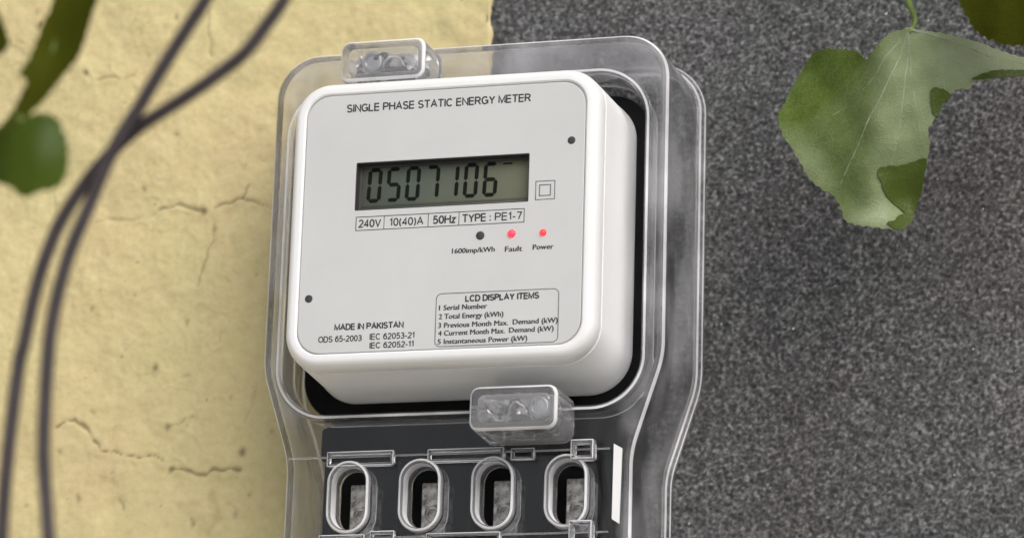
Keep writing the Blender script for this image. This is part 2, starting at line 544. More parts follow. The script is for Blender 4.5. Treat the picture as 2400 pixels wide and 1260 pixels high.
c = mixc(nt, 1.0, c, ramp(nt, noise(nt, v, 7, 3), [(0.35, (0.80, 0.85, 0.81)), (0.5, (0.84, 0.84, 0.85)), (0.65, (0.86, 0.80, 0.80))]), 'MULTIPLY')
gl = nd(nt, 'ShaderNodeAttribute', attribute_name='white_speck')
c = mixc(nt, gl.outputs['Fac'], c, (0.72, 0.71, 0.70))
nt.links.new(c, b.inputs['Base Color'])
b.inputs['Roughness'].default_value = 0.8
bump(nt, b, far, 0.5, 0.0006)
M['grey'] = m
gw = sheet('grey_wall', xs, ys, hz, {'tone': tone, 'white_speck': white_speck}, M['grey'], W(0, 0, WALL))
tag(gw, kind='structure')

# ------------------------------------------------------------------ the energy meter
meter = empty('energy_meter', W(0, 0, WALL))
tag(meter, 'white single phase electricity meter in a clear plastic cover on the wall', 'electricity meter')
def part(name, mb, mat, parent=meter, smooth=35, mat2=None):
    """mb's origin becomes the part's own origin; coordinates stay relative to the parent's"""
    o3 = mb.o
    o = link(name, mb.mesh(name), mat, parent, None, smooth)
    if mat2 is not None: o.data.materials.append(mat2)
    po = parent.get('_o', (0, 0, WALL))
    o.location = ((o3[0] - po[0]) * MM, -(o3[2] - po[2]) * MM, (o3[1] - po[1]) * MM)
    o['_o'] = o3
    return o

# black tray behind the white case, with the black terminal block under it
mb = MB((0, 0, -20))
mb.loft(rrect(0, 0, 73.6, 67.4, 18.5), [(0, -52), (0, -22), (-0.6, -20.6), (-2, -20)])
part('base_tray', mb, M['black'])
mb = MB((0, -100, -22))
mb.box(-64, 64, -150, -67.9, -52, -24, 1.2)
mb.box(-64.6, 64.6, -84, -70, -40, -20.5, 1.0)
for xr in (-29.4, 0.8, 31.1):
    mb.box(xr - 1.1, xr + 1.1, -149, -86, -40, -17, 0.6)
part('terminal_block', mb, M['black'])

# white case with its stepped, rounded front edge and a pocket for the display
BCY, BHX, BHY = 2.0, 64.3, 59.8
LX0, LX1, LY0, LY1 = -36.6, 35.9, 6.7, 26.9
FZ, SZ = 31.5, 27.0
body = rrect(0, BCY, BHX, BHY, 15, 14)
win = rrect((LX0 + LX1) / 2, (LY0 + LY1) / 2, (LX1 - LX0) / 2, (LY1 - LY0) / 2, 0.5, 3)
mb = MB((0, BCY, 0))
ls = mb.loft(body, [(2.6, -20.2), (2.4, -16), (2.1, -15.6), (0.6, 22.3), (0.5, 22.6), (-0.35, 22.8), (-0.35, 23.5), (0.35, 23.8), (0.3, 27), (-0.2, 28.9), (-0.9, 30.5), (-2.0, 31.7), (-3.2, 32.1), (-4.9, 32.0), (-5.5, 31.5), (-5.7, 30.2)], cap1=False)
h0 = mb.loop(offset(win, 1.0), 30.2); h1 = mb.loop(offset(win, 1.0), SZ - 2)
mb.fill([ls[-1], h0]); mb.bridge(h0, h1); mb.cap(h1)
part('case', mb, M['white'])

# front panel with the display window cut through it
outl = rrect(0, BCY, BHX - 5.8, BHY - 5.8, 10.0, 10)
mb = MB((0, BCY, FZ))
lo = mb.loop(outl, 30.4); l1 = mb.loop(outl, FZ - 0.25); l2 = mb.loop(offset(outl, -0.3), FZ)
w0 = mb.loop(win, FZ); w1 = mb.loop(win, 30.4)
mb.bridge(lo, l1); mb.bridge(l1, l2); mb.fill([l2, w0]); mb.bridge(w0, w1); mb.fill([lo, w1])
panel = part('front_panel', mb, M['panel'])

# liquid crystal display, sunk behind the window
mb = MB((0, 17, SZ))
mb.box(LX0 - .8, LX1 + .8, LY0 - .8, LY1 + .8, SZ - 1.8, SZ, 0.1)
display = part('display', mb, M['screen'])
mb = MB((0, 17, SZ))
mb.loft(offset(win, -0.02), [(0, SZ + 0.05), (0, FZ - 0.12), (-0.35, FZ - 0.12), (-0.45, SZ + 0.6), (-1.3, SZ + 0.35), (-1.3, SZ + 0.05)], closed=True)
part('bezel', mb, M['bezel'], display)
mb = MB((0, 17, SZ))
mb.box(LX0 + 1.2, LX1 - 1.2, 9.0, 9.9, SZ + 0.02, SZ + 0.12, 0.03)
part('lower_border', mb, M['faint'], display)
SEG = {'0': 'abcdef', '1': 'bc', '5': 'afgcd', '6': 'afgecd', '7': 'abc'}
DW, DH, DT = 6.0, 14.4, 1.55
def seg_poly(c):
    g = 0.12; h = DT / 2
    def hor(y, x0=0.0, x1=DW):
        return [(x0 + h + g, y), (x0 + DT + g, y + h), (x1 - DT - g, y + h), (x1 - h - g, y), (x1 - DT - g, y - h), (x0 + DT + g, y - h)]
    def ver(x, y0, y1):
        return [(x, y0 + g), (x + h, y0 + h + g), (x + h, y1 - h - g), (x, y1 - g), (x - h, y1 - h - g), (x - h, y0 + h + g)]
    m_ = DH / 2
    return {'a': hor(DH - h), 'g': hor(m_), 'd': hor(h), 'f': ver(h, m_, DH - h), 'e': ver(h, h, m_), 'b': ver(DW - h, m_, DH - h), 'c': ver(DW - h, h, m_)}[c]
def thin(mb, poly, z0, z1):
    a = mb.loop(poly, z0); b_ = mb.loop(poly, z1)
    mb.bridge(a, b_); mb.cap(b_); mb.cap(a[::-1])
SL = 0.045
for k, ch in enumerate('0507106'):
    x0 = -33.3 + 8.1 * k; y0 = 11.1 - 0.006 * k
    mb = MB((x0, y0, SZ))
    for c in SEG[ch]:
        thin(mb, [(x0 + x + SL * y, y0 + y) for x, y in seg_poly(c)], SZ + 0.05, SZ + 0.15)
    part('digit', mb, M['segment'], display, 0)
mb = MB((25, 24.6, SZ))
thin(mb, [(23.6, 24.2), (27.4, 24.2), (27.8, 24.8), (24.0, 24.8)], SZ + 0.05, SZ + 0.15)
part('dash_segment', mb, M['segment'], display, 0)

# lettering: a plain sans drawn with strokes for the capitals, the built-in font for the small print
def arc(cx, cy_, rx, ry, a0, a1, n=14):
    return [(cx + rx * math.cos(math.radians(a0 + (a1 - a0) * k / n)), cy_ + ry * math.sin(math.radians(a0 + (a1 - a0) * k / n))) for k in range(n + 1)]
PB = [(0, 0), (0, 1), (0.34, 1)] + arc(0.36, 0.745, 0.25, 0.255, 90, -90, 8) + [(0, 0.49)]
GLYPH = {
    'A': (0.74, [[(0, 0), (0.37, 1), (0.74, 0)], [(0.14, 0.34), (0.60, 0.34)]]), 'C': (0.72, [arc(0.37, 0.5, 0.37, 0.5, 42, 318)]),
    'D': (0.68, [[(0.32, 0), (0, 0), (0, 1), (0.32, 1)] + arc(0.32, 0.5, 0.36, 0.5, 80, -90, 10)]), 'E': (0.58, [[(0.58, 1), (0, 1), (0, 0), (0.6, 0)], [(0, 0.52), (0.54, 0.52)]]),
    'G': (0.76, [arc(0.38, 0.5, 0.38, 0.5, 42, 322) + [(0.74, 0.16), (0.74, 0.46), (0.42, 0.46)]]), 'H': (0.66, [[(0, 0), (0, 1)], [(0.66, 0), (0.66, 1)], [(0, 0.53), (0.66, 0.53)]]),
    'I': (0.04, [[(0.02, 0), (0.02, 1)]]), 'K': (0.64, [[(0, 0), (0, 1)], [(0.6, 1), (0.02, 0.38)], [(0.22, 0.58), (0.64, 0)]]), 'L': (0.52, [[(0, 1), (0, 0), (0.54, 0)]]),
    'M': (0.78, [[(0, 0), (0, 1), (0.39, 0.05), (0.78, 1), (0.78, 0)]]), 'N': (0.66, [[(0, 0), (0, 1), (0.66, 0), (0.66, 1)]]), 'O': (0.78, [arc(0.39, 0.5, 0.39, 0.5, 90, 450, 20)]),
    'P': (0.61, [PB]), 'R': (0.66, [PB, [(0.36, 0.49), (0.64, 0)]]), 'S': (0.62, [arc(0.31, 0.745, 0.28, 0.255, 25, 265, 10) + arc(0.31, 0.25, 0.30, 0.25, 85, -160, 10)]),
    'T': (0.64, [[(0, 1), (0.64, 1)], [(0.32, 1), (0.32, 0)]]), 'V': (0.70, [[(0, 1), (0.35, 0), (0.70, 1)]]), 'Y': (0.66, [[(0, 1), (0.33, 0.45), (0.66, 1)], [(0.33, 0.45), (0.33, 0)]]),
    'z': (0.44, [[(0, 0.66), (0.42, 0.66), (0, 0), (0.44, 0)]]), '-': (0.26, [[(0, 0.36), (0.26, 0.36)]]), ':': (0.06, [[(0.03, 0), (0.03, 0.12)], [(0.03, 0.55), (0.03, 0.67)]]),
    '(': (0.2, [arc(0.35, 0.4, 0.32, 0.66, 122, 238, 8)]), ')': (0.2, [arc(-0.15, 0.4, 0.32, 0.66, 58, -58, 8)]), ' ': (0.16, []),
    '0': (0.54, [arc(0.27, 0.5, 0.27, 0.5, 90, 450, 18)]), '1': (0.30, [[(0.02, 0.76), (0.24, 1), (0.24, 0)]]), '2': (0.54, [arc(0.27, 0.73, 0.26, 0.27, 165, -35, 10) + [(0, 0), (0.55, 0)]]),
    '3': (0.54, [arc(0.25, 0.75, 0.24, 0.25, 150, -85, 9) + arc(0.25, 0.26, 0.28, 0.26, 85, -150, 9)]), '4': (0.56, [[(0.42, 0), (0.42, 1), (0, 0.28), (0.57, 0.28)]]),
    '5': (0.54, [[(0.5, 1), (0.1, 1), (0.05, 0.52)] + arc(0.25, 0.32, 0.28, 0.32, 125, -150, 10)]), '6': (0.54, [[(0.5, 0.86), (0.3, 1), (0.1, 0.82), (0.01, 0.5)] + arc(0.27, 0.32, 0.26, 0.32, 180, 540, 14)]),
    '7': (0.54, [[(0, 1), (0.54, 1), (0.2, 0)]]),
}
def strokes(txt, x0, x1, yb, h, weight):
    """quads of each stroke in mm, fitted between x0 and x1"""
    adv = 0; segs = []
    for ch in txt:
        w_, pl_ = GLYPH[ch]
        segs += [[(adv + x, y) for x, y in p] for p in pl_]
        adv += w_ + 0.22
    kx = (x1 - x0) / (adv - 0.22); out = []
    for p in segs:
        P = [Vector((x0 + x * kx, yb + y * h)) for x, y in p]
        if len(P) == 2:
            d = (P[1] - P[0]).normalized() * weight * 0.4; P = [P[0] - d * .6, P[1] + d * .6]
        L_, R_ = [], []
        for i, q in enumerate(P):
            a = (q - P[max(0, i - 1)]); b_ = (P[min(len(P) - 1, i + 1)] - q)
            a = a.normalized() if a.length > 1e-6 else b_.normalized(); b_ = b_.normalized() if b_.length > 1e-6 else a
            n0 = Vector((-a.y, a.x)); n1 = Vector((-b_.y, b_.x)); m_ = n0 + n1
            m_ = m_.normalized() if m_.length > 0.2 else n0
            k = weight / 2 / max(0.45, m_.dot(n0))
            L_.append(q + m_ * k); R_.append(q - m_ * k)
        out.append((L_, R_))
    return out
def caps(name, rows, mat, parent, z=FZ):
    """rows: (text, x0, x1, baseline y, cap height, stroke width), all mm"""
    cx = sum(r[1] for r in rows) / len(rows); cyy = sum(r[3] for r in rows) / len(rows)
    mb = MB((cx, cyy, z)); c = 0
    for row in rows:
        for L_, R_ in strokes(*row):
            c += 1; zz = z + 0.02 + 0.004 * (c % 4)
            a = [mb.v(p.x, p.y, zz) for p in L_]; b_ = [mb.v(p.x, p.y, zz) for p in R_]
            for i in range(len(a) - 1):
                mb.bm.faces.new((a[i], a[i + 1], b_[i + 1], b_[i]))
    r = bmesh.ops.extrude_face_region(mb.bm, geom=mb.bm.faces[:])
    for e in r['geom']:
        if isinstance(e, bmesh.types.BMVert):
            e.co.y += 0.015 * MM
    return part(name, mb, mat, parent, 0)
def lettering(name, rows, mat, parent, z=FZ):
    """rows: (text, x0, x1, baseline y, cap height, boldness)"""
    bm = bmesh.new()
    cx = sum(r[1] for r in rows) / len(rows); cyy = sum(r[3] for r in rows) / len(rows)
    for (txt, x0, x1, yb, h, bold) in rows:
        cu = bpy.data.curves.new('t', 'FONT')
        cu.body = txt; cu.size = 1.0; cu.extrude = 0.0; cu.resolution_u = 3
        ob = bpy.data.objects.new('t', cu); COL.objects.link(ob)
        dg = bpy.context.evaluated_depsgraph_get()
        me = bpy.data.meshes.new_from_object(ob.evaluated_get(dg))
        co = np.empty(len(me.vertices) * 3, np.float32); me.vertices.foreach_get('co', co); co = co.reshape(-1, 3)
        ref = 0.70
        w0_, w1_ = co[:, 0].min(), co[:, 0].max()
        nx_ = (co[:, 0] - w0_) / (w1_ - w0_) * (x1 - x0) + x0
        ny_ = co[:, 1] / ref * h + yb
        for q, (ddx, ddy) in enumerate(((-0.13, -0.06), (0.13, 0.06), (0.0, 0.0)) if bold else ((0.0, 0.0),)):   # heavy print: ink spread
            new = np.stack([(nx_ + ddx * bold - cx) * MM, np.full(len(co), -(0.03 + 0.004 * q) * MM), (ny_ + ddy * bold - cyy) * MM], -1)
            me.vertices.foreach_set('co', new.astype(np.float32).ravel())
            bm.from_mesh(me)
        bpy.data.objects.remove(ob); bpy.data.curves.remove(cu); bpy.data.meshes.remove(me)
    r = bmesh.ops.extrude_face_region(bm, geom=bm.faces[:])
    for e in r['geom']:
        if isinstance(e, bmesh.types.BMVert):
            e.co.y += 0.025 * MM
    bmesh.ops.recalc_face_normals(bm, faces=bm.faces)
    me = bpy.data.meshes.new(name); bm.to_mesh(me); bm.free()
    o = link(name, me, mat, parent, None, 0)
    po = parent['_o']
    o.location = ((cx - po[0]) * MM, -(z - po[2]) * MM, (cyy - po[1]) * MM)
    return o
caps('title_lettering', [('SINGLE PHASE STATIC ENERGY METER', -41.5, 35.5, 48.7, 2.9, 0.65)], M['ink'], panel)
caps('rating_lettering', [('240V', -34.4, -25.4, -0.3, 2.9, 0.60), ('10(40)A', -21.4, -7.6, -0.3, 2.9, 0.57), ('50Hz', -3.2, 5.9, -0.3, 2.9, 0.68),
                          ('TYPE', 9.0, 18.5, -0.3, 2.9, 0.65), (':', 20.2, 20.5, -0.3, 2.9, 0.52), ('PE1-7', 22.5, 33.2, -0.3, 2.9, 0.55)], M['ink'], panel)
lettering('lamp_lettering', [('1600imp/kWh', 5.0, 22.6, -13.2, 2.1, 1.0), ('Fault', 26.9, 33.9, -13.5, 2.2, 1.0), ('Power', 38.3, 46.7, -13.2, 2.1, 1.0)], M['ink'], panel)
caps('origin_lettering', [('MADE IN PAKISTAN', -42.7, -14.2, -42.5, 2.2, 0.60)], M['ink'], panel)
caps('standard_lettering', [('ODS 65-2003', -49.3, -31.4, -47.3, 2.2, 0.47), ('IEC 62053-21', -27.8, -9.4, -47.0, 2.2, 0.47), ('IEC 62052-11', -27.7, -9.6, -50.5, 2.1, 0.49)], M['ink'], panel)
caps('item_heading', [('LCD DISPLAY ITEMS', 11.4, 41.2, -33.0, 2.2, 0.65)], M['ink'], panel)
lettering('item_lettering', [('1 Serial Number', 0.5, 20.2, -36.3, 2.1, 1.0), ('2 Total Energy (kWh)', 0.5, 27.0, -39.9, 2.1, 1.0),
                             ('3 Previous Month Max.', 0.4, 29.0, -43.5, 2.1, 1.0), ('Demand (kW)', 31.0, 49.2, -43.3, 2.1, 1.0),
                             ('4 Current Month Max.', 0.5, 27.8, -46.7, 2.1, 1.0), ('Demand (kW)', 29.6, 47.6, -46.6, 2.1, 1.0),
                             ('5 Instantaneous Power (kW)', 0.4, 37.0, -50.1, 2.1, 1.0)], M['ink'], panel)
def frame_line(name, outline, t, mat, extra=()):
    mb = MB((0, 0, FZ))
    a = mb.loop(outline, FZ + 0.03); b_ = mb.loop(offset(outline, -t), FZ + 0.03)
    c_ = mb.loop(outline, FZ + 0.005); d_ = mb.loop(offset(outline, -t), FZ + 0.005)
    mb.bridge(a, b_); mb.bridge(c_, a); mb.bridge(b_, d_); mb.bridge(d_, c_)
    for (x0, x1, y0, y1) in extra:
        thin(mb, [(x0, y0), (x1, y0), (x1, y1), (x0, y1)], FZ + 0.005, FZ + 0.028)
    return part(name, mb, mat, panel, 0)
frame_line('rating_table', rrect(-0.7, 1.15, 35.2, 2.95, 0.15, 2), 0.34, M['ink'], [(x - .15, x + .15, -1.5, 3.8) for x in (-23.9, -5.4, 7.4)])
frame_line('item_box', rrect(24.3, -40.3, 25.3, 11.0, 2.4, 6), 0.42, M['greyink'])
frame_line('insulation_square', rrect(42.7, 11.1, 4.1, 4.0, 0.1, 2), 0.42, M['greyink'])
frame_line('insulation_square', rrect(42.6, 11.1, 2.5, 2.45, 0.1, 2), 0.5, M['greyink'])

# indicator lamps and the two dark pins in the panel
def dome(name, x, y, r, h, mat, ring=None):
    mb = MB((x, y, FZ))
    circ = [(x + r * math.cos(2 * math.pi * k / 20), y + r * math.sin(2 * math.pi * k / 20)) for k in range(20)]
    mb.loft(circ, [(0, FZ - 0.6), (0, FZ + h * .3), (-r * .25, FZ + h * .75), (-r * .6, FZ + h)])
    o = part(name, mb, mat, panel, 60)
    return o
def collar(x, y, r0, r1, mat):
    mb = MB((x, y, FZ))
    circ = [(x + r0 * math.cos(2 * math.pi * k / 20), y + r0 * math.sin(2 * math.pi * k / 20)) for k in range(20)]
    mb.loft(circ, [(r1 - r0, FZ + .02), (r1 - r0 - .1, FZ + 0.25), (0.05, FZ + 0.3), (0, FZ + .02)], closed=True)
    return part('lamp_collar', mb, mat, panel, 60)
dome('dark_lamp', 16.5, -6.3, 1.75, 0.5, M['ink'])
dome('red_lamp', 29.4, -6.2, 1.45, 1.3, M['led']); collar(29.4, -6.2, 1.5, 1.75, M['led_b'])
dome('red_lamp', 42.3, -6.4, 1.2, 1.2, M['led_b']); collar(42.3, -6.4, 1.25, 1.5, M['led_b'])
dome('pin', 53.0, 31.2, 1.6, 0.35, M['ink']); dome('pin', -54.3, -29.1, 1.6, 0.35, M['ink'])

# ------------------------------------------------------------------ clear cover
cov = round_poly([(84.6, 86.2, 19), (-84.6, 86.2, 19), (-84.6, -50, 40), (-72.4, -88, 40), (-72.4, -150, 8), (72.4, -150, 8), (72.4, -88, 40), (84.6, -50, 40)], 12)
hole = rrect(0, -0.3, 75.6, 69.3, 20, 14)
SLOTS = [-44.5, -14.2, 16.0, 46.2]
SY = -104.0
def stad(x, hx=9.0, hy=15.0):
    return rrect(x, SY, hx, hy, hx - 0.01, 10)
mb = MB((0, 0, 0))
outer = [(4.2, -53.4), (4.2, -51.2), (3.8, -50.5), (2.6, -50.2), (2.0, -49.2), (1.5, -45), (0.0, -4.0), (-0.2, -2.4), (-0.45, -1.7), (-1.15, -0.75), (-1.8, -0.35), (-3.6, 0)]
lo_ = [mb.loop(offset(cov, o), z) for o, z in outer]
for k, (a, b_) in enumerate(zip(lo_, lo_[1:])): mb.bridge(a, b_, 1 if k in (1, 3, 7, 8) else 0)
inner = [(-5.2, -2.2), (-3.6, -2.6), (-2.6, -4.0), (-2.2, -6.0), (-0.7, -45), (-0.4, -53.4)]
li_ = [mb.loop(offset(cov, o), z) for o, z in inner]
for a, b_ in zip(li_, li_[1:]): mb.bridge(a, b_)
mb.bridge(li_[-1], lo_[0])
lip = [(2.8, 0), (2.5, 1.7), (1.9, 2.5), (0.9, 2.6), (0.15, 2.0), (0, 0.8), (-0.2, -15), (1.8, -15), (2.0, -2.2)]
lh = [mb.loop(offset(hole, o), z) for o, z in lip]
for k, (a, b_) in enumerate(zip(lh, lh[1:])): mb.bridge(a, b_, 1 if k in (2,) else 0)
sf = [mb.loop(stad(x, 9.25, 15.25), 0) for x in SLOTS]; sb = [mb.loop(stad(x, 9.25, 15.25), -2.2) for x in SLOTS]
for a, b_ in zip(sf, sb): mb.bridge(a, b_)
mb.fill([lo_[-1], lh[0]] + sf)
mb.fill([li_[0], lh[-1]] + sb)
cover = part('clear_cover', mb, M['clear'], mat2=M['edge'])
me0 = None
for x in SLOTS:
    if me0 is None:
        mb = MB((x, SY, 0))
        mb.loft(stad(x), [(-0.5, -10), (0, -9.6), (0, 1.4), (-0.2, 2.1), (-0.5, 2.5), (-1.1, 2.6), (-1.5, 2.2), (-1.8, 1.0), (-2.1, -4.2), (-2.5, -9.6), (-2.2, -10)], closed=True, edge=(3, 4, 7))
        t = part('slot_tube', mb, M['tube'], cover, 50, M['edge']); me0 = t.data
    else:
        t = link('slot_tube', me0, None, cover, (x * MM, 0, SY * MM), 0)
# moulded rails and tabs on the terminal cover
for (x0, x1, y0, y1, z1) in ((-54, -25.5, -91.5, -85.2, 2.2), (-11.5, 20.5, -91.0, -85.4, 2.2), (23.0, 33.0, -91.0, -86.0, 1.6), (48.5, 58.0, -92.0, -84.0, 5.0),
                             (-34.5, -24.0, -125.0, -118.0, 2.0), (-11.0, 20.0, -125, -119.5, 2.0), (48.5, 58.0, -126, -116.5, 5.0), (-56, -36.5, -126, -119.2, 2.0)):
    mb = MB(((x0 + x1) / 2, (y0 + y1) / 2, 0))
    ol = rrect((x0 + x1) / 2, (y0 + y1) / 2, (x1 - x0) / 2, (y1 - y0) / 2, 0.5, 3)
    mb.loft(ol, [(0, 0.05), (0, z1 - .4), (-.15, z1 - .1), (-.5, z1), (-1.2, z1), (-1.4, z1 - .3), (-1.4, 0.05)], closed=True, edge=(2,))
    part('moulded_rail', mb, M['crystal'], cover, 50, M['edge'])
for (x0, x1, y0) in ((-71.0, 63.5, -87.2), (-71.0, 63.5, -120.6)):
    mb = MB(((x0 + x1) / 2, y0, 0))
    mb.box(x0, x1, y0 - 0.35, y0 + 0.35, 0.05, 0.9, 0.2)
    part('seam_ridge', mb, M['tube'], cover, 50)
mb = MB((67, -101, -4))  # white sliver added in place of a sky reflection on the cover's fillet
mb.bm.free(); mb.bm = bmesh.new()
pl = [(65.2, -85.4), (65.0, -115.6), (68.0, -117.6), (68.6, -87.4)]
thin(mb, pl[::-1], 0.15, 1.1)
part('painted_sky_reflection', mb, M['strip'], cover, 0)

# terminal screws seen down the slots
me0 = None
for x in SLOTS:
    if me0 is None:
        mb = MB((x, SY - 2, -20))
        mb.loft(rrect(x + 1.6, SY - 3, 5.2, 11.0, 0.8, 4), [(0, -23.9), (0, -13.0), (-0.4, -12.6), (-0.9, -12.6)])
        circ = [(x + 1.6 + 3.4 * math.cos(2 * math.pi * k / 24), SY - 5 + 3.4 * math.sin(2 * math.pi * k / 24)) for k in range(24)]
        mb.loft(circ, [(0, -12.8), (0, -11.9), (-0.4, -11.5), (-1.4, -11.4), (-1.7, -11.8), (-2.0, -11.8)])
        t = part('terminal_clamp', mb, M['terminal']); me0 = t.data
    else:
        t = link('terminal_clamp', me0, None, meter, (x * MM, -(-20 - WALL) * MM, (SY - 2) * MM), 0)

# clear sealing lugs, each a hollow box over a steel screw and a twist of seal wire
def seal_lug(x0, x1, y0, y1, z1, scx, scy, seed):
    rnd = random.Random(seed)
    cx, cyy = (x0 + x1) / 2, (y0 + y1) / 2
    ol = rrect(cx, cyy, (x1 - x0) / 2, (y1 - y0) / 2, 3.6, 7)
    mb = MB((cx, cyy, 0))
    mb.loft(ol, [(1.0, 0.1), (0.6, z1 - 5), (0.3, z1 - 1.6), (-0.1, z1 - 0.8), (-0.7, z1 - 0.2), (-1.8, z1), (-2.2, z1), (-2.6, z1)], edge=(2, 3))
    n0 = len(mb.bm.faces)
    mb.loft(rrect(cx, cyy, (x1 - x0) / 2 - 2.6, (y1 - y0) / 2 - 2.6, 3.0, 6), [(0.4, 1.6), (0, z1 - 3.4), (-0.3, z1 - 2.7), (-1.0, z1 - 2.5), (-1.3, z1 - 2.5), (-1.6, z1 - 2.5)])
    mb.flip = list(mb.bm.faces)[n0:]
    lug = part('seal_lug', mb, M['crystal'], meter, 40, M['edge'])
    mb = MB((scx, scy, 8))
    C = lambda r, n=24: [(scx + r * math.cos(2 * math.pi * k / n), scy + r * math.sin(2 * math.pi * k / n)) for k in range(n)]
    mb.loft(C(1.6), [(0, 2.0), (0, z1 - 9)], cap1=False)
    mb.loft(C(4.6), [(0, z1 - 9), (0, z1 - 6.4), (-.5, z1 - 5.7), (-1.4, z1 - 5.5), (-1.8, z1 - 6.6)])
    part('seal_screw', mb, M['steel'], lug, 40)
    pts = []
    for k in range(26):
        t = k / 25
        pts.append((x0 + 6 + (x1 - x0 - 14) * t, cyy + 3.4 * math.sin(t * 9 + seed) + rnd.uniform(-.5, .5), z1 - 8 + 2.0 * math.cos(t * 11)))
    me = tube_mesh('seal_wire', [tuple(p) for p in smooth_path(pts, 3)], 0.55, 6, (cx, cyy, 0))
    o = link('seal_wire', me, M['steel'], lug, (0, 0, 0), 60)
    # crumpled foil backing of the seal
    mb = MB((cx, cyy, 3)); NX, NY = 22, 11; g = []
    hf = fft_noise(NY + 1, NX + 1, 1.0, 5.0, seed) + 0.5 * fft_noise(NY + 1, NX + 1, 1.0, 2.6, seed + 40)
    for j in range(NY + 1):
        g.append([mb.v(x0 + 3.4 + (x1 - x0 - 6.8) * i / NX, y0 + 3.0 + (y1 - y0 - 6.0) * j / NY, z1 - 10.5 + 1.9 * float(hf[j, i])) for i in range(NX + 1)])
    for j in range(NY):
        for i in range(NX):
            mb.bm.faces.new((g[j][i], g[j][i + 1], g[j + 1][i + 1], g[j + 1][i]))
    bmesh.ops.solidify(mb.bm, geom=mb.bm.faces[:], thickness=0.0004)
    part('seal_foil', mb, M['foil'], lug, 20)
    return lug
seal_lug(12.4, 47.6, -83.6, -66.4, 25.0, 39.4, -73.8, 3)
seal_lug(-48.6, -13.0, 65.8, 82.4, 22.0, -36.6, 75.0, 8)

# ------------------------------------------------------------------ cables hanging in front of the yellow wall
P_ = [(40.3, -20.2), (34.4, -34.6), (29.3, -43.2), (23.9, -52.0), (18.1, -62.1), (14.7, -68.3), (10.3, -75.3), (6.6, -82.8), (4.1, -89.2), (0.3, -99.6), (-3.9, -110.9), (-6.8, -123.3), (-8.3, -134.2), (-8.6, -143.4), (-8.5, -156.5), (-7.9, -171.7), (-5.9, -186.7), (-4.6, -195.8), (-2.4, -210.6), (2.2, -247.6)]
Q_ = [(63.9, -21.9), (56.6, -36.2), (52.1, -42.8), (45.6, -51.3), (36.5, -58.1), (27.8, -63.8), (20.5, -68.1), (12.4, -73.2), (4.1, -80.9), (-2.7, -89.1), (-9.4, -100.1), (-13.6, -111.3), (-16.4, -122.9), (-18.6, -137.4), (-19.6, -143.0), (-20.7, -160.5), (-21.3, -175.6), (-21.3, -192.8), (-20.9, -210.3), (-19.8, -247.6)]
CZ = 380.0
for pts, dz, r, lab in ((P_, 2.2, 2.05, 'thin dark cable in front, passing from upper left strand to lower right strand'),
                        (Q_, -2.2, 2.05, 'thin dark cable behind the other, curving in from the upper right')):
    top = [(pts[0][0] + 30, pts[0][1] + 60), (pts[0][0] + 12, pts[0][1] + 26)]
    path = [(x, y, CZ + dz) for x, y in top + pts]
    sp = [tuple(p) for p in smooth_path(path, 5)]
    o0 = (pts[9][0], pts[9][1], CZ)
    o = link('electric_cable', tube_mesh('electric_cable', sp, r, 12, o0), M['cable'], None, W(*o0), 80)
    tag(o, lab, 'cable', 'cables hanging before the yellow wall')

# ------------------------------------------------------------------ leaves
def leaf_mat(name, pale, green, rough, trans, spec=0.4):
    m, nt, b = new_mat(name)
    v = coords(nt)
    at = nd(nt, 'ShaderNodeAttribute', attribute_name='green')
    f = nt.nodes.new('ShaderNodeMath'); f.operation = 'ADD'; f.use_clamp = True
    n2 = nt.nodes.new('ShaderNodeMapRange'); n2.inputs['To Min'].default_value = -0.06; n2.inputs['To Max'].default_value = 0.06
    nt.links.new(noise(nt, v, 55, 5, 0.6), n2.inputs[0])
    nt.links.new(at.outputs['Fac'], f.inputs[0]); nt.links.new(n2.outputs[0], f.inputs[1])
    c = mixc(nt, f.outputs[0], pale, green)
    c = mixc(nt, 0.10, c, ramp(nt, noise(nt, v, 260, 5, 0.65), [(0.3, tuple(k * .55 for k in green)), (0.7, tuple(min(1, k * 1.25) for k in pale))]))
    vo = nd(nt, 'ShaderNodeTexVoronoi', feature='DISTANCE_TO_EDGE', Scale=420.0)
    nt.links.new(v, vo.inputs['Vector'])
    net = ramp(nt, vo.outputs['Distance'], [(0.0, (1, 1, 1)), (0.09, (0, 0, 0))])
    c = mixc(nt, 0.08, c, mixc(nt, net, c, tuple(min(1, k * 1.3) for k in pale)))
    nt.links.new(c, b.inputs['Base Color'])
    b.inputs['Roughness'].default_value = rough
    b.inputs['Specular IOR Level'].default_value = spec
    tr = nd(nt, 'ShaderNodeBsdfTranslucent')
    tc = mixc(nt, 0.5, c, (0.16, 0.26, 0.01))
    nt.links.new(tc, tr.inputs['Color'])
    mx = nd(nt, 'ShaderNodeMixShader'); mx.inputs[0].default_value = trans
    nt.links.new(b.outputs[0], mx.inputs[1]); nt.links.new(tr.outputs[0], mx.inputs[2])
    nt.links.new(mx.outputs[0], nt.nodes['Material Output'].inputs['Surface'])
    bn = bump(nt, b, mixc(nt, 0.5, noise(nt, v, 330, 4, 0.6), net), 0.5, 0.0005)
    return m
M['leaf_pale'] = leaf_mat('pale_leaf_underside', (0.37, 0.43, 0.26), (0.080, 0.130, 0.007), 0.5, 0.2, 0.2)
M['leaf_fold'] = leaf_mat('leaf_upper_side', (0.09, 0.125, 0.016), (0.075, 0.115, 0.008), 0.5, 0.25)
M['leaf_dark'] = leaf_mat('dark_leaf', (0.085, 0.092, 0.006), (0.042, 0.050, 0.002), 0.6, 0.22, 0.06)
